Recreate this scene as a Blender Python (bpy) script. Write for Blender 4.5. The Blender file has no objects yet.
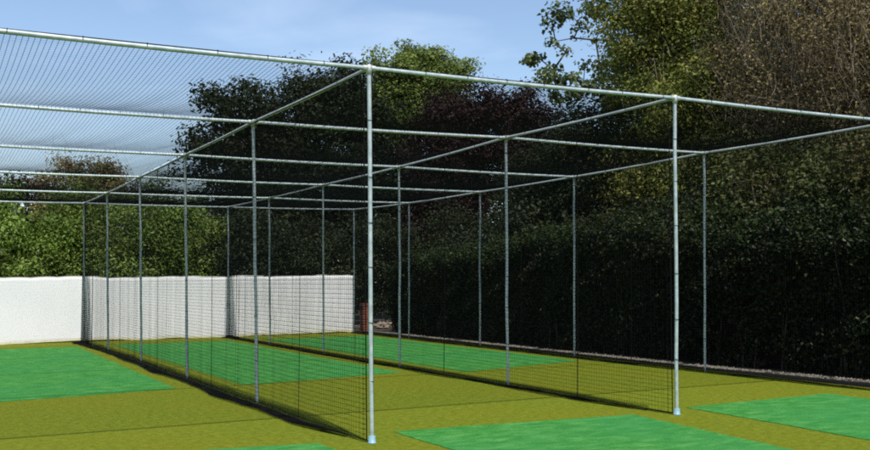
import bpy, math
import numpy as np
from mathutils import Matrix, Vector

R = np.random.default_rng(11)
scene = bpy.context.scene
COL = scene.collection


# ------------------------------------------------------------------ helpers
def mk(name, V, F, mat, parent=None, smooth=False, tint=None):
    """One mesh object from vertex array V and a list of index arrays (quads or triangles)."""
    V = np.asarray(V, np.float32)
    F = [np.asarray(f, np.int32) for f in (F if isinstance(F, list) else [F]) if len(f)]
    me = bpy.data.meshes.new(name)
    me.vertices.add(len(V)); me.vertices.foreach_set('co', V.ravel())
    loops = np.concatenate([f.ravel() for f in F])
    tot = np.concatenate([np.full(len(f), f.shape[1], np.int32) for f in F])
    start = np.concatenate([[0], np.cumsum(tot)[:-1]]).astype(np.int32)
    me.loops.add(len(loops)); me.loops.foreach_set('vertex_index', loops)
    me.polygons.add(len(tot)); me.polygons.foreach_set('loop_start', start)
    try:
        me.polygons.foreach_set('loop_total', tot)
    except Exception:
        pass
    me.polygons.foreach_set('use_smooth', np.full(len(tot), smooth))
    if tint is not None:
        a = me.attributes.new('tint', 'FLOAT', 'POINT')
        a.data.foreach_set('value', np.asarray(tint, np.float32))
    me.update(calc_edges=True); me.validate()
    me.materials.append(mat)
    o = bpy.data.objects.new(name, me); COL.objects.link(o)
    if parent is not None:
        o.parent = parent
        o.matrix_parent_inverse = Matrix.Translation(-Vector(world_loc(parent)))
    return o


def world_loc(o):
    p = Vector(o.location)
    return p


def tag(o, label=None, cat=None, group=None, kind=None):
    if label: o['label'] = label
    if cat: o['category'] = cat
    if group: o['group'] = group
    if kind: o['kind'] = kind
    return o


def thing(name, loc, label, cat, group=None):
    o = bpy.data.objects.new(name, None); COL.objects.link(o)
    o.location = loc; o.empty_display_size = .2
    return tag(o, label, cat, group)


class Acc:
    def __init__(s): s.V = []; s.Q = []; s.T = []; s.n = 0; s.t = []
    def add(s, V, Q=None, T=None, t=None):
        V = np.asarray(V, float).reshape(-1, 3)
        if Q is not None and len(Q): s.Q.append(np.asarray(Q) + s.n)
        if T is not None and len(T): s.T.append(np.asarray(T) + s.n)
        if t is not None: s.t.append(np.broadcast_to(t, len(V)))
        s.V.append(V); s.n += len(V)
    def build(s, name, mat, parent=None, smooth=False):
        F = []
        if s.Q: F.append(np.concatenate(s.Q))
        if s.T: F.append(np.concatenate(s.T))
        return mk(name, np.concatenate(s.V), F, mat, parent, smooth, np.concatenate(s.t) if s.t else None)


def tubes(P, r, k=3, acc=None, cap=False):
    """P (S,N,3): S polylines of N points swept to k-sided tubes."""
    P = np.asarray(P, float)
    if P.ndim == 2: P = P[None]
    S, N, _ = P.shape
    r = np.broadcast_to(np.asarray(r, float), (S, N)) if np.ndim(r) != 1 else np.broadcast_to(np.asarray(r, float)[None], (S, N))
    T = np.gradient(P, axis=1); T /= np.linalg.norm(T, axis=2, keepdims=True) + 1e-12
    ref = np.where(np.abs(T[..., 2:3]) > .85, np.array([0., 1, 0]), np.array([0., 0, 1]))
    A = np.cross(T, ref); A /= np.linalg.norm(A, axis=2, keepdims=True) + 1e-12
    B = np.cross(A, T)
    ang = np.arange(k) / k * 2 * np.pi + .35
    V = P[:, :, None] + r[..., None, None] * (np.cos(ang)[None, None, :, None] * A[:, :, None] + np.sin(ang)[None, None, :, None] * B[:, :, None])
    s, n, j = np.meshgrid(np.arange(S), np.arange(N - 1), np.arange(k), indexing='ij')
    i0 = (s * N + n) * k; j2 = (j + 1) % k
    Q = np.stack([i0 + j, i0 + j2, i0 + k + j2, i0 + k + j], -1).reshape(-1, 4)
    acc = acc or Acc()
    acc.add(V.reshape(-1, 3), Q)
    if cap:
        for ss in range(S):
            for n_, fl in ((0, 1), (N - 1, -1)):
                c = P[ss, n_]; base = (ss * N + n_) * k
                idx = base + np.arange(k)
                acc.add(np.vstack([V.reshape(-1, 3)[idx], c]), None,
                        [[(a + 1) % k, a, k][::fl] for a in range(k)])
    return acc


def lathe(prof, loc, k=20, acc=None):
    prof = np.asarray(prof, float); n = len(prof)
    a = np.arange(k) / k * 2 * np.pi
    V = np.stack([prof[:, None, 0] * np.cos(a), prof[:, None, 0] * np.sin(a), np.broadcast_to(prof[:, None, 1], (n, k))], -1) + np.asarray(loc, float)
    i, j = np.meshgrid(np.arange(n - 1), np.arange(k), indexing='ij'); j2 = (j + 1) % k
    Q = np.stack([i * k + j, i * k + j2, (i + 1) * k + j2, (i + 1) * k + j], -1).reshape(-1, 4)
    acc = acc or Acc(); acc.add(V.reshape(-1, 3), Q)
    return acc


def box(x0, x1, y0, y1, z0, z1, acc=None):
    V = [(x, y, z) for z in (z0, z1) for y in (y0, y1) for x in (x0, x1)]
    Q = [(0, 2, 3, 1), (4, 5, 7, 6), (0, 1, 5, 4), (2, 6, 7, 3), (0, 4, 6, 2), (1, 3, 7, 5)]
    acc = acc or Acc(); acc.add(V, Q)
    return acc


def grid(nu, nv):
    i, j = np.meshgrid(np.arange(nu - 1), np.arange(nv - 1), indexing='ij')
    a = i * nv + j
    return np.stack([a, a + nv, a + nv + 1, a + 1], -1).reshape(-1, 4)


def smooth_noise(x, seed, scale=1.):
    """cheap 1-D value noise in -1..1"""
    g = np.random.default_rng(seed).uniform(-1, 1, 4096)
    x = np.asarray(x, float) / scale + 1000
    i = np.floor(x).astype(int); f = x - i; f = f * f * (3 - 2 * f)
    return g[i % 4096] * (1 - f) + g[(i + 1) % 4096] * f


# ------------------------------------------------------------------ materials
def newmat(name):
    m = bpy.data.materials.new(name); m.use_nodes = True
    nt = m.node_tree; b = nt.nodes['Principled BSDF']
    return m, nt, b


def noise(nt, scale, detail=4., rough=.55, dist=0., coord=None, stretch=None):
    n = nt.nodes.new('ShaderNodeTexNoise')
    n.inputs['Scale'].default_value = scale; n.inputs['Detail'].default_value = detail
    n.inputs['Roughness'].default_value = rough; n.inputs['Distortion'].default_value = dist
    g = nt.nodes.new('ShaderNodeNewGeometry')
    src = g.outputs['Position']
    if stretch:
        mp = nt.nodes.new('ShaderNodeMapping'); mp.inputs['Scale'].default_value = stretch
        nt.links.new(src, mp.inputs['Vector']); src = mp.outputs['Vector']
    nt.links.new(src, n.inputs['Vector'])
    return n.outputs['Fac']


def ramp(nt, fac, stops):
    r = nt.nodes.new('ShaderNodeValToRGB')
    el = r.color_ramp.elements
    while len(el) < len(stops): el.new(.5)
    for e, (p, c) in zip(el, stops):
        e.position = p; e.color = (*c, 1)
    nt.links.new(fac, r.inputs['Fac'])
    return r.outputs['Color']


def mixc(nt, fac, a, b, mode='MIX'):
    m = nt.nodes.new('ShaderNodeMix'); m.data_type = 'RGBA'; m.blend_type = mode
    for sock, v in ((m.inputs['Factor'], fac), (m.inputs['A'], a), (m.inputs['B'], b)):
        pass
    ins = [i for i in m.inputs if i.enabled]
    f, A, B = m.inputs[0], m.inputs[6], m.inputs[7]
    for sock, v in ((f, fac), (A, a), (B, b)):
        if hasattr(v, 'is_linked') or isinstance(v, bpy.types.NodeSocket): nt.links.new(v, sock)
        else: sock.default_value = v if isinstance(v, (int, float)) else (*v, 1)
    return m.outputs[2]


def bump(nt, b, fac, strength, dist):
    n = nt.nodes.new('ShaderNodeBump'); n.inputs['Strength'].default_value = strength
    n.inputs['Distance'].default_value = dist
    nt.links.new(fac, n.inputs['Height']); nt.links.new(n.outputs['Normal'], b.inputs['Normal'])


def math_node(nt, op, a, b):
    n = nt.nodes.new('ShaderNodeMath'); n.operation = op
    for s, v in ((n.inputs[0], a), (n.inputs[1], b)):
        if isinstance(v, (int, float)): s.default_value = v
        else: nt.links.new(v, s)
    return n.outputs[0]


def simple(name, c0, c1, scale, rough=.8, metal=0., bs=0., bd=.002, detail=5., stretch=None, spec=.5):
    m, nt, b = newmat(name)
    f = noise(nt, scale, detail, stretch=stretch)
    nt.links.new(ramp(nt, f, [(.3, c0), (.7, c1)]), b.inputs['Base Color'])
    b.inputs['Roughness'].default_value = rough; b.inputs['Metallic'].default_value = metal
    b.inputs['Specular IOR Level'].default_value = spec
    if bs: bump(nt, b, f, bs, bd)
    return m


def turf_mat(name, dark, mid, light, warm, patch_scale, stretch, warm_amt):
    m, nt, b = newmat(name)
    fine = noise(nt, 75., 5., .75)
    med = noise(nt, patch_scale, 5., .62, .4, stretch=stretch)
    big = noise(nt, .55, 3., .5, .3)
    mixf = math_node(nt, 'ADD', math_node(nt, 'MULTIPLY', fine, .46), math_node(nt, 'MULTIPLY', med, .54))
    c = ramp(nt, mixf, [(.36, dark), (.5, mid), (.63, light)])
    w = ramp(nt, big, [(.42, (0, 0, 0)), (.66, (1, 1, 1))])
    fac = math_node(nt, 'MULTIPLY', w, warm_amt)
    c = mixc(nt, fac, c, warm)
    nt.links.new(c, b.inputs['Base Color'])
    b.inputs['Roughness'].default_value = .95
    b.inputs['Specular IOR Level'].default_value = .03
    bump(nt, b, fine, .8, .012)
    return m


def leaf_mat(name, stops, trans=.25, rough=.55, hue_noise=None):
    m, nt, b = newmat(name)
    a = nt.nodes.new('ShaderNodeAttribute'); a.attribute_name = 'tint'
    c = ramp(nt, a.outputs['Fac'], stops)
    if hue_noise:
        f = noise(nt, hue_noise[0], 3., .6)
        fac = math_node(nt, 'MULTIPLY', ramp(nt, f, [(.5, (0, 0, 0)), (.68, (1, 1, 1))]), hue_noise[2])
        c = mixc(nt, fac, c, hue_noise[1])
    nt.links.new(c, b.inputs['Base Color'])
    b.inputs['Roughness'].default_value = rough
    b.inputs['Specular IOR Level'].default_value = .18
    t = nt.nodes.new('ShaderNodeBsdfTranslucent'); nt.links.new(c, t.inputs['Color'])
    mx = nt.nodes.new('ShaderNodeMixShader'); mx.inputs[0].default_value = trans
    nt.links.new(b.outputs[0], mx.inputs[1]); nt.links.new(t.outputs[0], mx.inputs[2])
    nt.links.new(mx.outputs[0], nt.nodes['Material Output'].inputs['Surface'])
    return m


M = {}
M['steel'] = simple('galvanised_steel', (.31, .38, .39), (.54, .60, .60), 14., .42, .2, .05, .001)
M['rail'] = simple('weathered_steel', (.40, .43, .42), (.56, .60, .58), 7., .5, .3, .05, .001)
M['clamp'] = simple('cast_clamp', (.42, .45, .44), (.62, .65, .63), 30., .5, .5)
M['socket'] = simple('blue_socket', (.16, .33, .41), (.27, .44, .52), 40., .45, 0)
M['net'] = simple('black_nylon', (.004, .0045, .005), (.009, .0095, .010), 60., .7, 0, spec=.1)
M['skirt'] = simple('black_hem', (.004, .0045, .0045), (.011, .0115, .011), 25., .8, 0, spec=.1)
M['turf'] = turf_mat('olive_turf', (.082, .108, .009), (.134, .166, .014), (.198, .230, .024), (.175, .160, .012), 15., None, .30)
M['mat'] = turf_mat('green_turf', (.022, .150, .026), (.050, .222, .044), (.120, .330, .090), (.040, .215, .062), 8., (.45, 1., 1.), .5)
M['soil'] = simple('dark_soil', (.03, .025, .015), (.07, .06, .035), 4., .95, 0, .6, .02)
M['canvas'] = None
M['edging'] = simple('rubber_edging', (.012, .012, .011), (.03, .028, .024), 8., .8, 0, .3, .004)
M['gravel'] = simple('pale_gravel', (.055, .048, .038), (.27, .24, .19), 24., .9, 0)
M['stone'] = simple('pale_rubble', (.12, .09, .065), (.34, .28, .21), 9., .9, 0)
M['bark'] = simple('bark', (.055, .042, .030), (.14, .11, .08), 10., .9, 0, .5, .02, stretch=(1, 1, .25))
M['darkbark'] = simple('dark_bark', (.018, .015, .012), (.04, .034, .026), 10., .9, 0, .5, .02)
M['twig'] = simple('dry_twig', (.13, .095, .062), (.30, .235, .165), 3., .85, 0)
M['rope'] = simple('pale_cord', (.45, .43, .36), (.62, .6, .52), 40., .8, 0)
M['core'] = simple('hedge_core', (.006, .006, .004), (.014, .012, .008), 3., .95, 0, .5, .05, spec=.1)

m, nt, b = newmat('white_canvas'); M['canvas'] = m
f1 = noise(nt, 1.1, 5., .6); f2 = noise(nt, 6., 4., .6, stretch=(1, 1, .2))
c = ramp(nt, f1, [(.3, (.81, .81, .83)), (.7, (.84, .84, .85))])
c = mixc(nt, math_node(nt, 'MULTIPLY', f2, .12), c, (.66, .66, .62))
nt.links.new(c, b.inputs['Base Color']); b.inputs['Roughness'].default_value = .75
M['hem'] = simple('cream_hem', (.62, .57, .40), (.78, .74, .60), 5., .8, 0)

m, nt, b = newmat('brick'); M['brick'] = m
br = nt.nodes.new('ShaderNodeTexBrick')
g = nt.nodes.new('ShaderNodeNewGeometry'); mp = nt.nodes.new('ShaderNodeMapping')
mp.inputs['Rotation'].default_value = (math.radians(90), 0, 0)
nt.links.new(g.outputs['Position'], mp.inputs['Vector']); nt.links.new(mp.outputs[0], br.inputs['Vector'])
br.inputs['Color1'].default_value = (.30, .07, .035, 1); br.inputs['Color2'].default_value = (.20, .05, .03, 1)
br.inputs['Mortar'].default_value = (.22, .17, .13, 1); br.inputs['Scale'].default_value = 1.
br.inputs['Brick Width'].default_value = .215; br.inputs['Row Height'].default_value = .075; br.inputs['Mortar Size'].default_value = .008
nt.links.new(br.outputs['Color'], b.inputs['Base Color']); b.inputs['Roughness'].default_value = .9

# foliage
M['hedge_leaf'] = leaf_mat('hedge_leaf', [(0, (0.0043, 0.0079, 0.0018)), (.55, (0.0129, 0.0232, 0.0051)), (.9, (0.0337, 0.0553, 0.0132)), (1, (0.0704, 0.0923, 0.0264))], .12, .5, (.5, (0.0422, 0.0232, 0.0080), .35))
M['ivy_leaf'] = leaf_mat('ivy_leaf', [(0, (0.0652, 0.0822, 0.0154)), (.5, (0.1503, 0.1788, 0.0319)), (.85, (0.2534, 0.2483, 0.0505)), (1, (0.3735, 0.3100, 0.0713))], .22, .5, (.45, (0.2094, 0.1486, 0.0351), .5))
M['shrub_leaf'] = leaf_mat('shrub_leaf', [(0, (0.0175, 0.0240, 0.0063)), (.5, (0.0475, 0.0624, 0.0147)), (.85, (0.0938, 0.1104, 0.0273)), (1, (0.1500, 0.1560, 0.0525))], .2, .5, (.7, (0.1063, 0.0600, 0.0189), .55))
M['dry_leaf'] = leaf_mat('dry_leaf', [(0, (0.1082, 0.0819, 0.0340)), (.5, (0.2271, 0.1732, 0.0773)), (.85, (0.3246, 0.2704, 0.1082)), (1, (0.4544, 0.3895, 0.1948))], .2, .6, (.4, (0.1622, 0.1779, 0.0557), .6))
M['dark_leaf'] = leaf_mat('dark_leaf', [(0, (0.0098, 0.0155, 0.0061)), (.5, (0.0242, 0.0363, 0.0115)), (.9, (0.0430, 0.0573, 0.0194)), (1, (0.0612, 0.0737, 0.0278))], .2, .5, (.4, (0.0362, 0.0327, 0.0131), .5))
M['spring_leaf'] = leaf_mat('spring_leaf', [(0, (0.0756, 0.1092, 0.0240)), (.5, (0.1428, 0.1932, 0.0408)), (.85, (0.2184, 0.2772, 0.0636)), (1, (0.3192, 0.3528, 0.1176))], .3, .5)
M['plum_leaf'] = leaf_mat('plum_leaf', [(0, (0.0144, 0.0064, 0.0072)), (.5, (0.0324, 0.0136, 0.0136)), (.9, (0.0558, 0.0256, 0.0224)), (1, (0.0810, 0.0440, 0.0360))], .2, .5)
M['bush_leaf'] = leaf_mat('bush_leaf', [(0, (0.0418, 0.0688, 0.0106)), (.5, (0.1199, 0.1900, 0.0273)), (.85, (0.2156, 0.3175, 0.0581)), (1, (0.3674, 0.4525, 0.1556))], .25, .45, (.6, (0.1353, 0.1537, 0.0345), .5))
M['maple_leaf'] = leaf_mat('sycamore_leaf', [(0, (0.0565, 0.0841, 0.0333)), (.5, (0.1131, 0.1551, 0.0565)), (1, (0.2073, 0.2451, 0.0943))], .25, .5)


# ------------------------------------------------------------------ foliage generators
def leaves(P, size, rng, clump_t, up=.5, aspect=.55, out=None):
    """P (N,3) leaf positions -> folded four-cornered leaves"""
    N = len(P)
    size = size * 1.12
    n = rng.normal(size=(N, 3)); n /= np.linalg.norm(n, axis=1, keepdims=True)
    n *= .75
    if out is not None: n += out * .75
    n[:, 2] += up; n /= np.linalg.norm(n, axis=1, keepdims=True)
    a = rng.normal(size=(N, 3)); a -= n * (a * n).sum(1, keepdims=True); a /= np.linalg.norm(a, axis=1, keepdims=True)
    bb = np.cross(n, a)
    L = size * rng.uniform(.6, 1.35, (N, 1)); W = L * aspect * rng.uniform(.8, 1.2, (N, 1))
    fold = n * L * rng.uniform(-.05, .2, (N, 1))
    V = np.stack([P - a * L * .5, P - a * L * .05 + bb * W * .5 + fold, P + a * L * .5, P - a * L * .05 - bb * W * .5 + fold], 1)
    q = np.arange(N)[:, None] * 4 + np.array([0, 1, 2, 3])[None]
    t = np.clip(clump_t * .72 + rng.uniform(0, 1, N) ** 1.3 * .24, 0, 1)
    return V.reshape(-1, 3), q, np.repeat(t, 4)


def ellipsoid_points(els, n, rng, shell=.45):
    els = np.asarray(els, float)
    vol = els[:, 3] * els[:, 4] * els[:, 5]
    pts = []
    for e, k in zip(els, np.maximum(1, np.round(n * vol / vol.sum()).astype(int))):
        d = rng.normal(size=(k, 3)); d /= np.linalg.norm(d, axis=1, keepdims=True)
        rr = rng.uniform(0, 1, (k, 1)) ** shell * (1 + rng.normal(0, .07, (k, 1)))
        pts.append(e[:3] + d * rr * e[3:6])
    return np.concatenate(pts)


def skeleton(tips, base, top, rng, r0, rtip=.008):
    """Joins every tip to its nearest node on a growing branch skeleton; pipe-model radii."""
    base = np.array(base, float); top = np.array(top, float)
    n0 = 9
    tt = np.linspace(0, 1, n0)[:, None]
    nodes = list(base + (top - base) * tt + rng.normal(0, .05, (n0, 3)) * np.linspace(0, 1, n0)[:, None])
    nodes[0] = base
    par = [-1] + list(range(n0 - 1))
    axis = top - base; L2 = axis @ axis
    d = tips - base; s = np.clip((d @ axis) / L2, .15, 1)
    order = np.argsort(np.linalg.norm(d - s[:, None] * axis, axis=1))
    leaf_nodes = []
    for i in order:
        N = np.array(nodes); v = tips[i] - N
        dist = np.linalg.norm(v, axis=1)
        # prefer nodes that lie below the tip, never the butt of the trunk
        cost = dist * (1 + .7 * (v[:, 2] < -.1)) + .03 * np.arange(len(N)) / len(N)
        cost[:3] += 3
        p = int(np.argmin(cost)); m_ = max(1, int(dist[p] / .55))
        a = N[p]; dp = dist[p]
        for k in range(1, m_ + 1):
            f = k / m_
            q = a + (tips[i] - a) * f
            q[2] += -.10 * dp * math.sin(math.pi * f)
            if k < m_: q = q + rng.normal(0, .05, 3)
            nodes.append(q); par.append(p); p = len(nodes) - 1
        leaf_nodes.append(p)
    cnt = np.zeros(len(nodes))
    for l in leaf_nodes:
        while l >= 0: cnt[l] += 1; l = par[l]
    tot = cnt[0]
    r = np.maximum(rtip, r0 * (cnt / tot) ** .46)
    return np.array(nodes), np.array(par), r


def wood(acc, nodes, par, r, k=5):
    idx = np.arange(1, len(nodes)); p = par[idx]
    P = np.stack([nodes[p], nodes[idx]], 1)
    rr = np.stack([np.minimum(r[p], r[idx] * 1.35), r[idx]], 1)
    return tubes(P, rr, k, acc)


DENS = 2.0


def tree(name, els, base, top, leafmat, label, cat='tree', group=None, nclump=300, per=90, spread=.32, leaf=.11,
         r0=.16, bark='bark', seed=1, up=.5, shell=.45, extra=None, tips=None, tspread=None, aspect=.55):
    rng = np.random.default_rng(seed)
    t = thing(name, base, label, cat, group)
    pts = ellipsoid_points(els, nclump, rng, shell) if tips is None else np.asarray(tips, float)
    pts = pts[pts[:, 2] > .15]
    nodes, par, r = skeleton(pts, base, top, rng, r0)
    acc = wood(Acc(), nodes, par, r)
    acc.build('trunk', M[bark], t, True)
    P = []; ct = []; od = []
    for i, c in enumerate(pts):
        sp = spread if tspread is None else tspread[i]
        n = int(per * DENS * rng.uniform(.6, 1.4) * (1 if tspread is None else (sp / spread) ** 2))
        d = np.clip(rng.normal(size=(n, 3)), -1.6, 1.6) * np.array([1, 1, .75]) * sp * rng.uniform(.7, 1.15)
        od.append(d / (np.linalg.norm(d, axis=1, keepdims=True) + 1e-6)); P.append(c + d); ct.append(np.full(n, rng.uniform(0, 1)))
    P = np.concatenate(P); ct = np.concatenate(ct); od = np.concatenate(od)
    k = P[:, 2] > .03; P = P[k]; ct = ct[k]; od = od[k]
    V, Q, tt = leaves(P, leaf, rng, ct, up, aspect, od)
    mk('crown', V, Q, M[leafmat], t, False, tt)
    if extra: extra(t, rng, pts, nodes, par)
    return t


# ------------------------------------------------------------------ the setting
V = np.array([(-250, -150, 0), (300, -150, 0), (300, 400, 0), (-250, 400, 0)], float)
V[:, 2] = -.02
tag(mk('ground', V, [[[0, 1, 2, 3]]], M['soil']), kind='structure')

# olive artificial turf carpet, ending at the edging board
nx, ny = 40, 70
gx, gy = np.meshgrid(np.linspace(-11, 7.585, nx), np.linspace(-14, 18.35, ny), indexing='ij')
gz = 0 * gx
tag(mk('turf', np.stack([gx, gy, gz], -1).reshape(-1, 3), grid(nx, ny), M['turf']), kind='structure')

# green strips laid in the turf: six panels, one pair for each lane
def green_mat(corners, label):
    (ax, ay), (bx, by), (cx, cy), (dx, dy) = corners
    n = 60
    rng = np.random.default_rng(int(abs(ax * 100) + abs(ay * 10)))
    us = np.linspace(0, 1, n)
    nv = 14
    V = []
    for i, u in enumerate(us):
        p0 = np.array([ax + (dx - ax) * u, ay + (dy - ay) * u]); p1 = np.array([bx + (cx - bx) * u, by + (cy - by) * u])
        p0 = p0 + rng.normal(0, .006, 2); p1 = p1 + rng.normal(0, .006, 2)
        for v in np.linspace(0, 1, nv):
            q = p0 + (p1 - p0) * v
            if i in (0, n - 1): q = q + rng.normal(0, .006, 2)
            V.append((q[0], q[1], .007))
    V = np.array(V)
    Q = grid(n, nv)
    # rim down to the turf
    ring = [i * nv for i in range(n)] + [(n - 1) * nv + j for j in range(1, nv)] + [i * nv + nv - 1 for i in range(n - 2, -1, -1)] + list(range(nv - 2, 0, -1))
    m0 = len(V); low = V[ring].copy(); low[:, 2] = -.004
    k = len(ring); rim = [(ring[i], m0 + i, m0 + (i + 1) % k, ring[(i + 1) % k]) for i in range(k)]
    o = mk('turf_mat', np.vstack([V, low]), [Q, np.array(rim)], M['mat'])
    return tag(o, label, 'turf mat', 'green turf mats laid in the lanes')

green_mat([(-3.2, 5.12), (-.48, 5.56), (-.40, 15.75), (-3.2, 15.75)], 'far green turf mat in the leftmost lane in front of the bare white screen')
green_mat([(-3.2, -4.2), (-.44, -4.2), (-.42, .22), (-3.2, .72)], 'near green turf mat left of the tallest front post, mostly out of frame')
green_mat([(.46, 5.52), (3.2, 6.0), (3.2, 15.8), (.46, 15.8)], 'far green turf mat in the middle lane seen through the side nets')
green_mat([(.46, -4.2), (2.78, -4.2), (3.22, .26), (.46, .51)], 'near green turf mat at the mouth of the middle lane between the two front posts')
green_mat([(4.12, 5.55), (6.9, 6.3), (6.9, 15.8), (4.12, 15.8)], 'far green turf mat in the lane beside the hedge, behind the second side net')
green_mat([(3.85, -4.2), (6.35, -4.2), (6.55, .50), (4.12, .39)], 'near green turf mat at the mouth of the lane beside the dark hedge')

# edging board and pale gravel along the hedge
n = 120
y = np.linspace(-8, 17.6, n)
xe = 7.60 + .03 * smooth_noise(y, 3, 2.) + np.where(y < 3.5, (3.5 - y) * .085, 0) * .9
acc = Acc()
zt = .040 + .006 * smooth_noise(y, 5, 1.3)
sec = [(-.02, -.03), (-.02, 0), (-.017, 1), (.017, 1), (.02, 0), (.02, -.03)]
V = np.stack([np.stack([xe + a, y, np.where(np.full(n, b_ == 1), zt, b_)], -1) for a, b_ in sec], 1)
acc.add(V.reshape(-1, 3), grid(n, len(sec)))
tag(acc.build('edging_board', M['edging']), 'low black edging board between the turf and the hedge', 'edging')

rng = np.random.default_rng(4)
N = 9000
yy = rng.uniform(-6, 17.2, N); xx = np.interp(yy, y, xe) + .03 + rng.uniform(0, 1, N) ** 1.3 * .24
s = rng.uniform(.008, .024, N)
keep_g = (smooth_noise(yy, 91, .5) + .8 * smooth_noise(yy, 92, .12) + rng.normal(0, .5, N)) > -.1
xx, yy, s = xx[keep_g], yy[keep_g], s[keep_g]; N = len(s)
zz = .026 + rng.uniform(0, .018, N)
O = np.array([(1, 0, 0), (-1, 0, 0), (0, 1, 0), (0, -1, 0), (0, 0, 1), (0, 0, -1)], float)
OT = np.array([(0, 2, 4), (2, 1, 4), (1, 3, 4), (3, 0, 4), (2, 0, 5), (1, 2, 5), (3, 1, 5), (0, 3, 5)])
V = np.stack([xx, yy, zz], -1)[:, None] + O[None] * s[:, None, None] * rng.uniform(.6, 1.4, (N, 6, 1)) * np.array([1.2, 1.2, .8])
T = (np.arange(N)[:, None, None] * 6 + OT[None]).reshape(-1, 3)
tag(mk('gravel', V.reshape(-1, 3), T, M['gravel']), kind='stuff')
V = np.stack([np.stack([xe + .02, y, 0 * y + .022], -1), np.stack([xe + 3.2, y, 0 * y + .03], -1)], 1)
tag(mk('verge', V.reshape(-1, 3), grid(n, 2), M['soil']), kind='structure')

# ------------------------------------------------------------------ the net cage frame
TOP = [[(-3.66, 0.0, 3.46), (-3.655, 3.5, 3.462), (-3.67, 7.0, 3.455), (-3.66, 10.56, 3.45), (-3.65, 14.1, 3.445), (-3.66, 17.56, 3.462)],
       [(-.005, .002, 3.458), (-.024, 3.513, 3.464), (-.025, 7.018, 3.458), (-.015, 10.568, 3.456), (-.028, 14.115, 3.443), (-.015, 17.568, 3.470)],
       [(3.679, -.01, 3.469), (3.669, 3.495, 3.490), (3.67, 7.0, 3.443), (3.652, 10.564, 3.446), (3.663, 14.098, 3.449), (3.66, 17.56, 3.474)],
       [(7.345, 0., 3.46), (7.371, 3.486, 3.467), (7.37, 6.992, 3.424), (7.375, 10.544, 3.429), (7.362, 14.091, 3.438), (7.326, 17.57, 3.505)]]
BOT = [[(-3.66, 0), (-3.66, 3.5), (-3.66, 7.0), (-3.65, 10.56), (-3.66, 14.1), (-3.66, 17.56)],
       [(.007, -.004), (.027, 3.486), (.021, 6.994), (.028, 10.545), (.024, 14.087), (.020, 17.543)],
       [(3.633, .014), (3.657, 3.502), (3.667, 7.001), (3.657, 10.562), (3.689, 14.085), (3.683, 17.548)],
       [(7.345, 0.), (7.314, 3.516), (7.331, 7.013), (7.344, 10.561), (7.342, 14.101), (7.329, 17.569)]]
TOP = np.array(TOP); BOT = np.array([[(a, b_, 0.) for a, b_ in r] for r in BOT])
PR = .0195
frame = thing('net_frame', (1.84, 8.8, 0), 'open cage of galvanised steel posts and bars standing on the olive turf', 'steel frame')


def lashing(p0, p1, r, seed, side, pitch=.46):
    """a thin black cord running along a pipe and taking a double turn round it at intervals"""
    rng = np.random.default_rng(seed)
    p0 = np.asarray(p0, float); p1 = np.asarray(p1, float); ax = p1 - p0; L = np.linalg.norm(ax); ax /= L
    ref = np.array([0, 0, 1.]) if abs(ax[2]) < .8 else np.array([0, 1., 0])
    A = np.cross(ax, ref); A /= np.linalg.norm(A); B = np.cross(A, ax)
    s_, th = [0.], [side]; pos = 0.
    while pos < L - pitch:
        step = pitch * rng.uniform(.8, 1.2); pos += step
        s_.append(pos - .006); th.append(th[-1])
        for k in range(1, 13):
            s_.append(pos - .006 + .012 * k / 12); th.append(th[-1] + 2 * math.pi / 12)
    s_.append(L - .02); th.append(th[-1])
    s_ = np.array(s_); th = np.array(th)
    P = p0 + ax * s_[:, None] + (r + .003) * (np.cos(th)[:, None] * A + np.sin(th)[:, None] * B)
    return tubes(P, .0032, 4)


for i in range(4):
    for j in range(6):
        t = np.linspace(0, 1, 7)[:, None]
        P = BOT[i, j] + (TOP[i, j] - BOT[i, j]) * t
        P[0, 2] = -.015 if j else .0
        P[-1, 2] += .022
        rngp = np.random.default_rng(i * 10 + j)
        P[1:-1, :2] += rngp.normal(0, .004, (5, 2))
        post = tubes(P, PR, 14, None, True).build('post', M['steel'], frame, True)
        if i:
            lashing(BOT[i, j] + (0, 0, .08), TOP[i, j] - (0, 0, .08), PR, i * 7 + j, math.pi * .9).build('net_lashing', M['net'], post)
        if j == 0:
            bp = BOT[i, j]
            lathe([(.0, .0), (.040, .0), (.040, .010), (.033, .013), (.033, .062), (.030, .068), (.0, .068)], (bp[0], bp[1], .0), 20).build('foot_socket', M['socket'], post, True)
        tp = TOP[i, j]
        cl = lathe([(.0205, -.06), (.027, -.058), (.027, .027), (.022, .031), (0, .032)], tp, 18)
        if j == 0 or True:
            for (di, dj) in ((1, 0), (-1, 0), (0, 1), (0, -1)):
                a, b_ = i + di, j + dj
                if 0 <= a < 4 and 0 <= b_ < 6:
                    d = TOP[a, b_] - tp; d /= np.linalg.norm(d)
                    tubes(np.stack([tp + d * .02, tp + d * .06]), .0265, 16, cl, True)
        cl.build('clamp', M['clamp'], frame, True)
for j in range(6):
    for i in range(3):
        a, b_ = TOP[i, j], TOP[i + 1, j]
        t = np.linspace(0, 1, 9)
        P = a + (b_ - a) * t[:, None]; P[:, 2] -= .012 * np.sin(np.pi * t)
        bar = tubes(P, PR + .001, 14).build('cross_bar', M['steel'], frame, True)
        lashing(a, b_, PR + .001, 50 + j * 5 + i, -math.pi * .4, .5).build('net_lashing', M['net'], bar)
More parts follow.
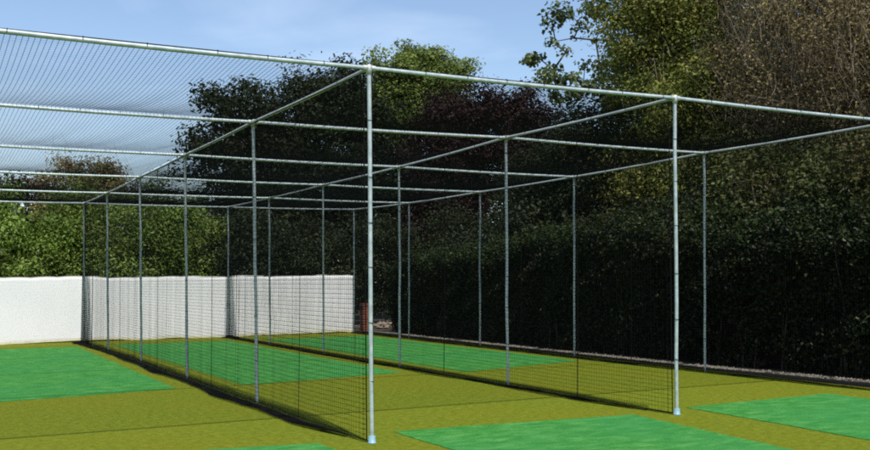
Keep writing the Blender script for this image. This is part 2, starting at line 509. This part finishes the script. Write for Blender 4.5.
for i in range(4):
    for j in range(5):
        a, b_ = TOP[i, j], TOP[i, j + 1]
        t = np.linspace(0, 1, 9)
        P = a + (b_ - a) * t[:, None]; P[:, 2] -= .012 * np.sin(np.pi * t)
        rail = tubes(P, PR - .001, 14).build('side_rail', M['rail'], frame, True)
        lashing(a, b_, PR - .001, 90 + j * 5 + i, -math.pi * .4, .8).build('net_lashing', M['net'], rail)

# ------------------------------------------------------------------ nets
MESH = .046
TW = .0018          # twine radius
RAILZ = [np.array([TOP[i, :, 1], TOP[i, :, 2], TOP[i, :, 0]]) for i in range(4)]


def side_net(row, label, seed, slack, seams, gathers, y1=17.5):
    rail = RAILZ[row]
    topz = lambda yy: np.interp(yy, rail[0], rail[1]) - .035
    x0 = lambda yy, f: np.interp(yy, rail[0], rail[2]) * f + np.interp(yy, BOT[row, :, 1], BOT[row, :, 0]) * (1 - f)
    H = 3.43

    def warp(u):
        yy = u.copy()
        for c_, a_, w_ in gathers:
            yy = yy - a_ * np.tanh((u - c_) / w_) * np.exp(-((u - c_) / (w_ * 4)) ** 2)
        return yy

    def pos(u, s):
        """u along the lane, s down the net from the rail"""
        yy = warp(u)
        f = np.clip(s / H, 0, 1.2)
        z = topz(yy) - s * (topz(yy) - .0) / H
        k = np.clip(np.minimum(yy, 60) / 1.6, 0, 1)                       # tied in close at the front post
        edge = k * k * (3 - 2 * k)
        bil = (.015 + .07 * f ** 2.2 * (.6 + .5 * smooth_noise(yy, seed, 1.3))) * slack * edge
        fold = .007 * f ** .6 * (np.sin(yy * 9 + 2 * smooth_noise(yy, seed + 1, .8)) * .5 + smooth_noise(yy, seed + 2, .16)) * edge
        g = 0
        for c_, a_, w_ in gathers:
            g = g + .05 * a_ / .1 * f ** .5 * np.exp(-((u - c_) / (w_ * 1.6)) ** 2) * np.sin((u - c_) * 85)
        over = np.maximum(0, s - (H - .03))
        floor = .012 + .009 * (1 + smooth_noise(yy * 1.0 + s * 3, seed + 3, .5)) * np.clip(over / .05, 0, 1)
        z = np.maximum(z, floor)
        x = x0(yy, 1 - np.clip(f, 0, 1)) - .03 - bil - fold - g - over * slack * edge * (.75 + .25 * smooth_noise(yy, seed + 5, 1.4))
        return np.stack([x, yy, z], -1)

    t = thing('side_net', (rail[2][0], 8.8, 0), label, 'cricket net', 'black side nets hanging between the lanes')
    acc = Acc()
    us = np.arange(.03, y1, MESH); ns = 34
    sv = np.concatenate([np.linspace(0, 3.2, 22), np.linspace(3.25, H + .2, 12)])
    U, S = np.meshgrid(us, sv, indexing='ij'); tubes(pos(U, S), .0014, 3, acc)
    ss = np.arange(.0, H + .2, MESH); uh = np.linspace(.03, y1, 420)
    S, U = np.meshgrid(ss, uh, indexing='ij'); tubes(pos(U, S), .0021, 3, acc)
    acc.build('netting', M['net'], t)
    # head rope, front edge rope, seam ropes
    acc = Acc()
    tubes(pos(uh, 0 * uh), .005, 5, acc)
    tubes(pos(0 * sv + .03, sv), .006, 5, acc)
    tubes(pos(0 * sv + y1, sv), .006, 5, acc)
    acc.build('border_rope', M['net'], t)
    for c_ in seams:
        a2 = Acc()
        for k in range(3): tubes(pos(0 * sv + c_ + k * .006, sv), .0026, 4, a2)
        a2.build('seam_rope', M['net'], t)
    # doubled heavy hem lying bunched on the turf
    acc = Acc()
    ss = np.arange(H - .055, H + .20, .0095); uh = np.linspace(.45, y1, 460)
    S, U = np.meshgrid(ss, uh, indexing='ij'); Pn = pos(U, S); Pn[..., 0] -= .006
    Pn[..., 2] += .004 * np.random.default_rng(seed).uniform(0, 1, Pn.shape[:2])
    tubes(Pn, .0024, 3, acc)
    us = np.arange(.45, y1, .03); S, U = np.meshgrid(np.linspace(H - .055, H + .20, 12), us, indexing='ij')
    Pn = pos(U.T, S.T); Pn[..., 0] -= .006; tubes(Pn, .002, 3, acc)
    acc.build('hem', M['skirt'], t)
    return t


side_net(1, 'black side net nearest the camera, its front edge at the middle front post', 21, 1.0,
         [1.73, 5.3, 8.8, 12.3, 15.8], [(.12, .05, .06), (4.05, .03, .05), (8.0, .04, .06), (10.7, .06, .08), (15.9, .10, .12), (16.7, .22, .26), (17.25, .16, .2)])
side_net(2, 'black side net on the second row, its front edge at the right front post', 42, .75,
         [1.75, 5.25, 8.8, 12.3, 15.8], [(.12, .04, .06), (13.2, .05, .08), (16.4, .13, .16), (17.15, .2, .24)])
side_net(3, 'black side net along the hedge, on the farthest rail from the camera', 63, .5,
         [5.25, 8.8, 12.3, 15.8], [(16.8, .15, .2)])


def roof_net(lane, label, seed):
    a, b_ = lane, lane + 1
    def pos(u, yy):
        xa = np.interp(yy, RAILZ[a][0], RAILZ[a][2]); xb = np.interp(yy, RAILZ[b_][0], RAILZ[b_][2])
        za = np.interp(yy, RAILZ[a][0], RAILZ[a][1]); zb = np.interp(yy, RAILZ[b_][0], RAILZ[b_][1])
        bay = np.interp(yy, RAILZ[a][0], np.arange(6)); f = bay - np.floor(np.minimum(bay, 4.9999))
        sag = np.interp(np.floor(np.minimum(bay, 4.99)), [0, 1, 2, 3, 4], [.095, .075, .06, .05, .045]) * (1 + .15 * smooth_noise(np.floor(np.minimum(bay, 4.99)) * 3.1, seed, 1.)) * np.sin(np.pi * f) ** .95 * (.04 + .96 * np.sin(np.pi * u) ** .6)
        rip = .006 * np.sin(np.pi * f) * smooth_noise(u * 9 + yy * .4, seed + 1, .35)
        return np.stack([xa + (xb - xa) * u, yy, za + (zb - za) * u + .022 - sag + rip], -1)
    t = thing('roof_net', ((TOP[a, 0, 0] + TOP[b_, 0, 0]) / 2, 8.8, 3.4), label, 'roof net', 'black roof nets tied under the bars')
    acc = Acc()
    us = np.arange(.012, .995, MESH / 3.66); yv = np.linspace(.02, 17.54, 160)
    U, Y = np.meshgrid(us, yv, indexing='ij'); tubes(pos(U, Y), .0023, 3, acc)
    ys = np.arange(.03, 17.54, MESH); uv = np.linspace(.008, .992, 26)
    Y, U = np.meshgrid(ys, uv, indexing='ij'); tubes(pos(U, Y), .0014 if lane == 0 else .0021, 3, acc)
    acc.build('netting', M['net'], t)
    acc = Acc()
    tubes(pos(uv, 0 * uv + .02), .005, 5, acc); tubes(pos(uv, 0 * uv + 17.54), .005, 5, acc)
    tubes(pos(0 * yv + .008, yv), .004, 5, acc); tubes(pos(0 * yv + .992, yv), .004, 5, acc)
    acc.build('border_rope', M['net'], t)


roof_net(0, 'sagging black roof net over the left lane with open sky behind it', 5)
roof_net(1, 'black roof net over the middle lane between the two front posts', 6)
roof_net(2, 'black roof net over the right lane beside the hedge', 7)

# ------------------------------------------------------------------ canvas screen at the back
sc_ = thing('canvas_screen', (2., 17.63, 0), 'long white canvas screen hung waist high across the back of the lanes', 'screen')
nu, nv = 420, 22
u = np.linspace(-5.4, 7.34, nu)
ztop = 1.615 + .026 * smooth_noise(u, 71, .7) + .012 * np.abs(np.sin(u * np.pi / .61)) - .008
zbot = .022 + .028 * smooth_noise(u, 72, .75)
v = np.linspace(0, 1, nv)
X = np.broadcast_to(u[:, None], (nu, nv)); Z = zbot[:, None] + (ztop - zbot)[:, None] * v
Y = 17.64 + (.010 * smooth_noise(u, 73, .33)[:, None] * (1 - .5 * v) + .008 * smooth_noise(u, 74, .9)[:, None] + .004 * np.sin(Z * 4 + u[:, None] * 1.3))
Vf = np.stack([X, Y, Z], -1).reshape(-1, 3); Vb = Vf + (0, .004, 0)
Qf = grid(nu, nv); nF = len(Vf)
ring = [i * nv for i in range(nu)] + [(nu - 1) * nv + k for k in range(1, nv)] + [i * nv + nv - 1 for i in range(nu - 2, -1, -1)] + list(range(nv - 2, 0, -1))
k = len(ring); rim = np.array([(ring[i], nF + ring[i], nF + ring[(i + 1) % k], ring[(i + 1) % k]) for i in range(k)])
mk('sheet', np.vstack([Vf, Vb]), [Qf, Qf[:, ::-1] + nF, rim], M['canvas'], sc_, True)
# cream hem folded up along the bottom
hh = .045 + .02 * smooth_noise(u, 75, .5)
acc = Acc()
yb = Y[:, 0]
V = np.stack([np.stack([u, yb + .008, zbot - .006], -1), np.stack([u, yb - .006, zbot - .008], -1), np.stack([u, yb - .0065, zbot + hh], -1), np.stack([u, yb + .001, zbot + hh + .001], -1)], 1)
acc.add(V.reshape(-1, 3), grid(nu, 4)); acc.build('hem', M['hem'], sc_)
tubes(np.stack([u, Y[:, -1] + .001, ztop + .004], -1), .007, 6).build('top_cord', M['rope'], sc_, True)
for i in range(4):
    bx, by = BOT[i, 5, 0], BOT[i, 5, 1]
    for z in (.25, .9, 1.55):
        f = z / TOP[i, 5, 2]; cx = bx + (TOP[i, 5, 0] - bx) * f; cy = by + (TOP[i, 5, 1] - by) * f
        th = np.linspace(0, 2 * np.pi, 20)
        ry = (17.64 - cy + .03) / 2 + .012
        tubes(np.stack([cx + .032 * np.cos(th), cy - .032 + ry + ry * np.sin(th), z + 0 * th], -1), .004, 5).build('tie', M['rope'], sc_)

# ------------------------------------------------------------------ hedge
hedge = thing('hedge', (9.0, 5, 0), 'tall dark clipped hedge running along the right side of the cage', 'hedge')
rng = np.random.default_rng(8)


def hedge_top(yy):
    return np.interp(yy, [-8, 0, 4, 8, 14, 17], [2.25, 2.18, 2.15, 2.35, 1.95, 1.75]) + .15 * smooth_noise(yy, 31, .9) + .08 * smooth_noise(yy, 32, .3)


def hedge_face(yy, z):
    base = 8.06 - .16 * np.clip(z / 2.2, 0, 1) + np.where(yy < 3.5, (3.5 - yy) * .085, 0) * .9
    return base + .10 * smooth_noise(yy + z * .7, 33, .55) + .06 * smooth_noise(z * 1.0 + yy * .3, 34, .3)


HY0, HY1 = -7., 16.6
# face leaves
N = 120000
yy = rng.uniform(HY0, HY1, N); hz = hedge_top(yy)
z = rng.uniform(0.03, 1, N) * hz
xx = hedge_face(yy, z) + np.abs(rng.normal(0, .13, N)) + np.maximum(0, (z - hz + .25)) * .5
# thin the leaves low down so the stems and dark gaps show
keep = rng.uniform(0, 1, N) < np.clip(.35 + z / 1.4, 0, 1)
patch = smooth_noise(yy * 1.3 + z * 2.1, 36, .33) + smooth_noise(z * 1.7 - yy * .9, 37, .4)
keep &= patch > -1.0
A1 = np.stack([xx, yy, z], -1)[keep]
t1 = np.clip(.10 + .28 * smooth_noise(A1[:, 1] * 1.7 + A1[:, 2], 35, .4), 0, 1)  # darker tint paints the shade on the hedge face
# crown of the hedge: slopes up and back
N = 70000
yy = rng.uniform(HY0, HY1, N); d = rng.uniform(0, 1, N) ** 1.1 * 2.1
zt_ = hedge_top(yy) + d * np.interp(yy, [-8, 0, 6, 9, 17], [.55, .50, .30, .12, .10]) + .30 * smooth_noise(yy * .9 + d * 1.7, 38, .6) + .18 * smooth_noise(d * 3 - yy, 39, .3)
xx = hedge_face(yy, 2.2) + d
A2 = np.stack([xx, yy, zt_ - np.abs(rng.normal(0, .22, N))], -1)
t2 = np.clip(.75 + .4 * smooth_noise(A2[:, 1] * 1.1 + A2[:, 0], 40, .5), 0, 1)  # lighter tint paints the sunlit top of the hedge
# end of the hedge
N = 9000
xx = rng.uniform(8.0, 10., N); z = rng.uniform(.05, 1.9, N)
A3 = np.stack([xx, HY1 + .05 * smooth_noise(xx + z, 41, .4) - np.abs(rng.normal(0, .15, N)), z], -1)
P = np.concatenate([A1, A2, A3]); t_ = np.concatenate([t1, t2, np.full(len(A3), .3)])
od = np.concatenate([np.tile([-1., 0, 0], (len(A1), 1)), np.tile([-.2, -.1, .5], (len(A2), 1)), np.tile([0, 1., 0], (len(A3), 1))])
t_ = np.where(rng.uniform(0, 1, len(t_)) < .018, 1.35, t_)  # a few leaves tinted bright, painted as if catching the sun
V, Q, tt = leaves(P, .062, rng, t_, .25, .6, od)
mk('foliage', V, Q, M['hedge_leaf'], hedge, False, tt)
# stems inside
S = 900
by = rng.uniform(HY0 + .2, HY1 - .2, S); bx = hedge_face(by, .1) + rng.uniform(.05, 1.6, S)
hgt = hedge_top(by) * rng.uniform(.7, .98, S)
tt_ = np.linspace(0, 1, 7)
Px = bx[:, None] + (rng.normal(0, .12, (S, 1)) * tt_ ** 2) + rng.normal(0, .02, (S, 7))
Py = by[:, None] + (rng.normal(0, .25, (S, 1)) * tt_ ** 1.5) + rng.normal(0, .02, (S, 7))
tubes(np.stack([Px, Py, hgt[:, None] * tt_[None]], -1), np.linspace(.016, .004, 7), 4).build('stems', M['darkbark'], hedge)
# opaque core added inside the hedge to keep light from leaking through
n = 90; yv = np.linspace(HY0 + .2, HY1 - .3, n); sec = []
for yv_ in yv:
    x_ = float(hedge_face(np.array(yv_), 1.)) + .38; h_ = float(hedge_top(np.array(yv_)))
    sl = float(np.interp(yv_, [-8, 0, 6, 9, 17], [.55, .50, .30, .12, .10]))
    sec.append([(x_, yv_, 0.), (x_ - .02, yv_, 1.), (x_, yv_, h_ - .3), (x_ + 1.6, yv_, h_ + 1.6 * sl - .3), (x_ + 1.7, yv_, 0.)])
mk('light_block_core', np.array(sec).reshape(-1, 3), [grid(n, 5), np.array([[0, 1, 2], [0, 2, 3], [0, 3, 4]]), np.array([[2, 1, 0], [3, 2, 0], [4, 3, 0]]) + (n - 1) * 5], M['core'], hedge)


# ------------------------------------------------------------------ trees and shrubs behind
def twigs(count, els, length, up, r=.006, name='twigs', matn='twig'):
    def f(t, rng, pts, nodes, par):
        P0 = ellipsoid_points(els, count, rng, .5)
        n = len(P0)
        d = rng.normal(size=(n, 3)) * .55 + np.array(up); d /= np.linalg.norm(d, axis=1, keepdims=True)
        L = length * rng.uniform(.5, 1.3, (n, 1)); s = np.linspace(0, 1, 6)
        bend = rng.normal(0, .22, (n, 3))
        P = P0[:, None] + d[:, None] * L[:, None] * s[None, :, None] + bend[:, None] * (s ** 2)[None, :, None] * L[:, None]
        o = tubes(P, np.linspace(r, r * .35, 6), 3).build(name, M[matn], t)
        o['kind'] = 'stuff'
    return f


tree('ivy_tree', [(12.6, 9.9, 6.3, 1.75, 1.9, 3.3), (12.2, 9.0, 3.4, 1.8, 2.0, 1.6), (12.9, 10.2, 9.2, 1.7, 1.6, 1.7), (11.6, 8.3, 5.0, 1.0, 1.2, 1.3)],
     (12.8, 9.9, 0), (12.8, 9.9, 9.0), 'ivy_leaf', 'big olive green ivy clad tree rising behind the right front post', nclump=640, per=135, spread=.30, leaf=.078, r0=.26, seed=101, shell=.36,
     extra=twigs(500, [(12.6, 9.7, 6, 1.9, 2.1, 3.3)], .8, (0, 0, .6), .006))
E6 = [(12.6, 5.6, 5.6, 1.9, 2.5, 2.7), (12.0, 3.0, 5.0, 1.5, 1.9, 2.2), (12.8, 6.2, 8.2, 1.6, 1.9, 1.6), (12.9, 3.2, 7.2, 1.6, 2.0, 1.8)]
tree('twiggy_tree', E6, (12.8, 5.2, 0), (12.8, 5.0, 7.2), 'dry_leaf', 'brown twiggy tree with dry upright shoots at the right edge behind the hedge',
     nclump=520, per=110, spread=.34, leaf=.056, r0=.22, seed=102, shell=.36, extra=twigs(6500, E6, 1.0, (-.08, 0, 1.0), .0055))
tree('evergreen_shrub', [(9.9, 1.6, 2.8, 1.1, 2.4, 1.0), (9.9, 4.4, 2.8, 1.0, 1.5, 1.1), (10.2, -.8, 3.0, 1.2, 1.6, 1.1), (10.6, 6.3, 3.2, 1.0, 1.2, 1.2)], (10.6, 2.2, 0), (10.6, 2.2, 3.2), 'shrub_leaf',
     'rounded olive green shrub leaning over the top of the hedge at the right edge', 'shrub', nclump=260, per=100, spread=.26, leaf=.075, r0=.09, seed=103, shell=.4)
tree('dark_shrub', [(11.2, 13.2, 2.9, 1.5, 2.6, 1.9), (11.6, 11.4, 4.2, 1.3, 1.8, 1.7), (12.4, 15.3, 3.6, 1.3, 1.6, 1.9), (12.3, 12.5, 5.0, 1.3, 1.2, 1.2), (12.6, 14.2, 4.9, 1.2, 1.2, 1.1)], (11.6, 13.2, 0), (11.6, 13.0, 4.2), 'dark_leaf',
     'dark bushy shrub behind the hedge left of the olive green tree', 'shrub', nclump=420, per=85, spread=.30, leaf=.09, r0=.10, seed=104, shell=.4, bark='darkbark')

tree('broad_tree', [(16.5, 9.5, 5.0, 2.2, 3.2, 4.2), (16.8, 4.5, 4.8, 2.2, 3.0, 4.2), (16.2, 13.2, 3.6, 1.8, 2.0, 2.6)], (16.8, 7, 0), (16.6, 7, 8.5), 'dark_leaf',
     'wide shadowy tree filling the gaps behind the brown twiggy tree', nclump=600, per=60, spread=.45, leaf=.16, r0=.25, seed=116, shell=.5, bark='darkbark')

# sparse tree whose leafy branch tips stand against the sky (tips as x, y, z, spread)
TIPS = [(12.82, 15.08, 9.28, 0.19), (12.77, 15.43, 9.06, 0.15), (12.77, 16.63, 8.17, 0.15), (12.77, 16.19, 8.17, 0.12), (12.52, 15.37, 7.41, 0.16), (13.11, 15.75, 7.36, 0.15), (13.07, 15.84, 7.73, 0.13), (13.07, 15.17, 8.14, 0.11), (13.24, 16.22, 8.68, 0.08), (12.76, 15.22, 8.33, 0.06), (13.49, 15.46, 7.46, 0.13), (13.8, 15.45, 9.12, 0.13), (13.96, 15.16, 9.56, 0.15), (14.4, 15.25, 9.45, 0.13), (14.7, 15.38, 9.83, 0.15), (14.43, 16.08, 8.03, 0.12), (14.1, 14.9, 7.77, 0.13), (14.76, 15.24, 8.63, 0.13), (15.09, 15.2, 8.1, 0.17), (13.91, 15.06, 7.12, 0.16), (13.16, 14.87, 6.91, 0.13), (14.41, 16.16, 7.48, 0.08), (14.2, 14.9, 7.42, 0.11), (14.01, 14.96, 8.55, 0.07), (13.92, 16.12, 9.61, 0.08), (14.89, 15.01, 9.27, 0.2), (14.96, 14.79, 8.46, 0.16), (15.24, 15.31, 7.59, 0.2), (12.94, 15.06, 6.69, 0.13), (13.37, 16.19, 7.03, 0.12), (14.48, 14.94, 6.85, 0.2), (13.87, 14.57, 8.74, 0.06), (13.8, 15.76, 8.77, 0.05), (15.87, 15.15, 9.89, 0.24), (14.23, 14.53, 10.09, 0.23), (14.04, 15.49, 10.14, 0.17), (14.99, 14.3, 10.31, 0.23), (15.8, 14.86, 9.03, 0.2)]
TIPS = np.array(TIPS)
tree('sycamore_tree', None, (15.0, 15.6, 0), (14.5, 15.2, 7.4), 'maple_leaf', 'sparse tree with a few leafy branch tips against the blue sky',
     per=95, spread=.25, leaf=.125, r0=.07, seed=105, tips=TIPS[:, :3], tspread=TIPS[:, 3] * 1.25, up=.2, aspect=.75)

tree('dark_tree', [(8.59, 25.0, 6.0, 2.7, 2.2, 2.9), (6.01, 24.8, 7.0, 1.6, 1.5, 1.35), (9.7, 25.0, 8.15, 1.75, 1.7, 1.25), (5.1, 25.0, 5.7, .95, 1.1, 1.1), (8.0, 24.4, 3.3, 2.9, 1.8, 1.7), (11.2, 25.3, 7.2, 1.2, 1.4, 1.4), (6.1, 24.6, 4.7, 1.6, 1.2, 1.3), (11.0, 24.8, 4.9, 1.3, 1.2, 1.4)],
     (8.5, 25.6, 0), (8.5, 25.4, 8.0), 'dark_leaf', 'broad dark green tree behind the white screen, seen through the roof net', nclump=600, per=66, spread=.36, leaf=.135, r0=.24, seed=106, bark='darkbark', shell=.4)
tree('spring_tree', [(17.3, 33.0, 10.3, 2.4, 1.9, 2.1), (19.3, 33.0, 11.5, .95, .9, .75), (16.0, 33.0, 8.9, 1.7, 1.6, 1.9), (17.8, 33, 12.0, .9, .8, .7), (15.6, 33, 11.3, 1.0, .9, .8)],
     (17.2, 33.4, 0), (17.3, 33.2, 11.2), 'spring_leaf', 'light green open tree whose sunlit top rises above the front bar', nclump=360, per=75, spread=.33, leaf=.15, r0=.2, seed=107, shell=.5)
tree('plum_tree', [(16.0, 26.0, 6.5, 2.9, 2.2, 2.5), (14.2, 26.0, 4.9, 2.4, 2.0, 2.1), (19.2, 26.2, 8.5, 1.3, 1.0, 1.0), (17.1, 26.2, 8.6, 1.5, 1.2, 1.15), (18.3, 26.2, 7.7, 1.4, 1.2, 1.4), (15.3, 26, 8.0, 1.4, 1.2, 1.2), (12.7, 26, 5.2, 1.3, 1.2, 1.4), (19.5, 26.0, 6.4, 1.6, 1.5, 2.4), (13.4, 25.5, 2.6, 2.0, 1.6, 1.6)],
     (16.2, 26.5, 0), (16.2, 26.3, 8.0), 'plum_leaf', 'purple leaved plum tree between the light green tree and the sparse tree', nclump=620, per=65, spread=.33, leaf=.13, r0=.2, seed=108, bark='darkbark', shell=.5)

tree('laurel_bush', [(-2.0, 21.6, 2.2, 1.5, 1.2, 2.0), (-1.0, 21.2, 1.6, 1.0, 1.0, 1.4)], (-1.8, 21.8, 0), (-1.8, 21.8, 3.2), 'bush_leaf',
     'leafy green bush behind the white screen at the left edge', 'bush', nclump=170, per=115, spread=.30, leaf=.085, r0=.08, seed=109, shell=.42)
tree('laurel_bush', [(.7, 21.8, 2.3, 1.45, 1.2, 2.0), (1.3, 21.2, 1.5, 1.2, 1.0, 1.4), (.2, 22., 3.5, .7, .7, .7)], (.8, 22.0, 0), (.8, 22.0, 3.6), 'bush_leaf',
     'sunlit green bush above the screen just left of the first back post', 'bush', nclump=185, per=115, spread=.30, leaf=.085, r0=.08, seed=110, shell=.42)
tree('tall_bush', [(2.9, 22.4, 2.6, 1.3, 1.2, 2.2), (3.9, 22.0, 2.0, 1.2, 1.1, 1.7)], (3.2, 22.6, 0), (3.2, 22.6, 4.2), 'bush_leaf',
     'green bush behind the screen seen through the netting, left of the dark tree', 'bush', nclump=180, per=110, spread=.30, leaf=.085, r0=.08, seed=111, shell=.42)
tree('pointed_bush', [(1.0, 25.2, 4.3, 1.6, 1.0, 1.2), (2.0, 25.2, 4.2, 1.0, .9, 1.1)], (1.3, 25.6, 0), (1.3, 25.4, 4.9), 'dry_leaf',
     'brownish bush with pointed tops rising behind the sunlit green bush', 'bush', nclump=150, per=70, spread=.22, leaf=.09, r0=.08, seed=112, shell=.4,
     extra=twigs(160, [(1.4, 25.2, 4.6, 1.7, .8, .8)], .8, (0, 0, 1.), .007))
tree('purple_bush', [(-1.2, 26., 3.5, 1.9, 1.0, 1.4), (.4, 26.4, 3.2, 1.3, 1.0, 1.2), (-3.6, 26.2, 3.2, 1.6, 1.0, 1.4)], (-1.2, 26.3, 0), (-1.2, 26.2, 4.2), 'plum_leaf',
     'dark purple bush at the left edge behind the green bushes', 'bush', nclump=230, per=75, spread=.26, leaf=.10, r0=.08, seed=113, bark='darkbark', shell=.42)
tree('shade_bush', [(5.6, 21.4, 1.9, 1.5, 1.1, 1.7), (7.6, 21.6, 1.8, 1.5, 1.1, 1.6)], (6.6, 21.8, 0), (6.6, 21.8, 2.6), 'dark_leaf',
     'dark bush low behind the right half of the white screen', 'bush', nclump=240, per=85, spread=.27, leaf=.085, r0=.08, seed=114, bark='darkbark', shell=.42)
tree('corner_bush', [(10.6, 22.2, 2.0, 1.7, 1.3, 1.9), (13.0, 21.6, 2.2, 1.6, 1.4, 2.0), (12.0, 19.4, 1.5, 1.3, 1.2, 1.4)], (11.6, 22.0, 0), (11.6, 22.0, 3.2), 'dark_leaf',
     'dark bush in the far corner beyond the end of the hedge', 'bush', nclump=330, per=85, spread=.28, leaf=.085, r0=.08, seed=115, bark='darkbark', shell=.42)

# far wood closing the view low down between the trees
rng = np.random.default_rng(77)
N = 60000
px = rng.uniform(-8, 46, N); py = 40 + rng.normal(0, 1.6, N) + 2 * smooth_noise(px, 81, 3.)
ht = 4.9 + .8 * smooth_noise(px, 82, 2.6) + .5 * smooth_noise(px, 83, .8)
ht = ht * np.interp(px, [-8, 4, 8, 46], [.80, .85, 1.1, 1.25])
pz = ht * rng.uniform(0, 1, N) ** .8
V, Q, tt = leaves(np.stack([px, py, pz], -1), .26, rng, np.clip(.5 + .5 * smooth_noise(px + pz * 2, 84, 1.), 0, 1), .5, .6)
tag(mk('far_wood', V, Q, M['dark_leaf'], None, False, tt), kind='stuff')

# ------------------------------------------------------------------ brick pier and rubble past the end of the screen
pier = thing('brick_pier', (8.12, 18.35, -.02), 'short red brick pier just past the right end of the white screen', 'pier')
box(7.88, 8.20, 18.24, 18.455, -.02, .74).build('shaft', M['brick'], pier)
box(7.865, 8.215, 18.225, 18.47, .74, .80).build('cap', M['brick'], pier)
rng = np.random.default_rng(15)
N = 260
a = rng.normal(0, 1, (N, 2)); px = 9.35 + a[:, 0] * .55; py = 20.0 + a[:, 1] * .35
hz = .26 * np.exp(-((px - 9.35) / .9) ** 2 - ((py - 20) / .55) ** 2)
s = rng.uniform(.03, .08, N); z = np.maximum(s * .4, .6 * hz * rng.uniform(.3, 1, N))
V = np.stack([px, py, z], -1)[:, None] + O[None] * s[:, None, None] * rng.uniform(.6, 1.3, (N, 6, 1)) * np.array([1.2, 1, .7])
T = (np.arange(N)[:, None, None] * 6 + OT[None]).reshape(-1, 3)
tag(mk('stone_heap', V.reshape(-1, 3), T, M['stone']), 'low heap of pale rubble in the far corner beside the brick pier', 'rubble', kind='stuff')

# ------------------------------------------------------------------ light, sky, camera
SUN = Vector((-.22, -2.02, 3.46)).normalized()
el = math.asin(SUN.z); az = math.atan2(SUN.x, SUN.y)
L = bpy.data.lights.new('sun', 'SUN'); L.energy = 3.9; L.angle = math.radians(.9); L.color = (1., .95, .87)
lo = bpy.data.objects.new('sun', L); COL.objects.link(lo); lo.location = (0, -10, 20)
lo.rotation_euler = SUN.to_track_quat('Z', 'Y').to_euler()
w = bpy.data.worlds.new('World'); scene.world = w; w.use_nodes = True
nt = w.node_tree; bg = nt.nodes['Background']
sky = nt.nodes.new('ShaderNodeTexSky'); sky.sky_type = 'NISHITA'; sky.sun_disc = False
sky.sun_elevation = el; sky.sun_rotation = az; sky.altitude = 50; sky.air_density = 1.; sky.dust_density = 1.1; sky.ozone_density = 1.5
tc = nt.nodes.new('ShaderNodeTexCoord'); mp = nt.nodes.new('ShaderNodeMapping')
mp.inputs['Scale'].default_value = (1.2, 1.2, 5.5); mp.inputs['Rotation'].default_value = (.12, .25, .3)
nt.links.new(tc.outputs['Generated'], mp.inputs['Vector'])
nz = nt.nodes.new('ShaderNodeTexNoise'); nz.inputs['Scale'].default_value = 1.6; nz.inputs['Detail'].default_value = 6; nz.inputs['Roughness'].default_value = .5; nz.inputs['Distortion'].default_value = .5
nt.links.new(mp.outputs[0], nz.inputs['Vector'])
rp = nt.nodes.new('ShaderNodeValToRGB'); rp.color_ramp.elements[0].position = .48; rp.color_ramp.elements[1].position = .8
rp.color_ramp.elements[0].color = (0, 0, 0, 1); rp.color_ramp.elements[1].color = (.36, .36, .36, 1)
nt.links.new(nz.outputs['Fac'], rp.inputs['Fac'])
mx = nt.nodes.new('ShaderNodeMix'); mx.data_type = 'RGBA'
nt.links.new(rp.outputs['Color'], mx.inputs[0]); nt.links.new(sky.outputs[0], mx.inputs[6]); mx.inputs[7].default_value = (8.5, 9., 9.8, 1)
nt.links.new(mx.outputs[2], bg.inputs['Color'])
bg.inputs['Strength'].default_value = .15

cam = bpy.data.cameras.new('camera'); co = bpy.data.objects.new('camera', cam); COL.objects.link(co)
cam.sensor_width = 36.; cam.lens = 982.4 / 870 * 36.; cam.clip_start = .05; cam.clip_end = 2000.
yaw, pit, rol = math.radians(27.8005), math.radians(3.1771), math.radians(-.4476)
fw = Vector((math.sin(yaw) * math.cos(pit), math.cos(yaw) * math.cos(pit), math.sin(pit)))
rt = Vector((math.cos(yaw), -math.sin(yaw), 0)); up = rt.cross(fw)
r2 = rt * math.cos(rol) + up * math.sin(rol); u2 = -rt * math.sin(rol) + up * math.cos(rol)
m4 = Matrix.Identity(4)
for i in range(3):
    m4[i][0] = r2[i]; m4[i][1] = u2[i]; m4[i][2] = -fw[i]
m4.translation = (-3.6924, -8.2847, 1.4873)
co.matrix_world = m4
scene.camera = co

vs = scene.view_settings
vs.view_transform = 'Standard'; vs.look = 'None'; vs.gamma = 1.; vs.exposure = .25; vs.use_curve_mapping = False
scene.cycles.use_denoising = False
scene.cycles.filter_width = 1.95
scene.cycles.pixel_filter_type = 'BLACKMAN_HARRIS'
scene.cycles.max_bounces = 6; scene.cycles.transparent_max_bounces = 8
scene.cycles.diffuse_bounces = 3
scene.cycles.caustics_reflective = False
scene.cycles.caustics_refractive = False
scene.cycles.sample_clamp_indirect = 1.2
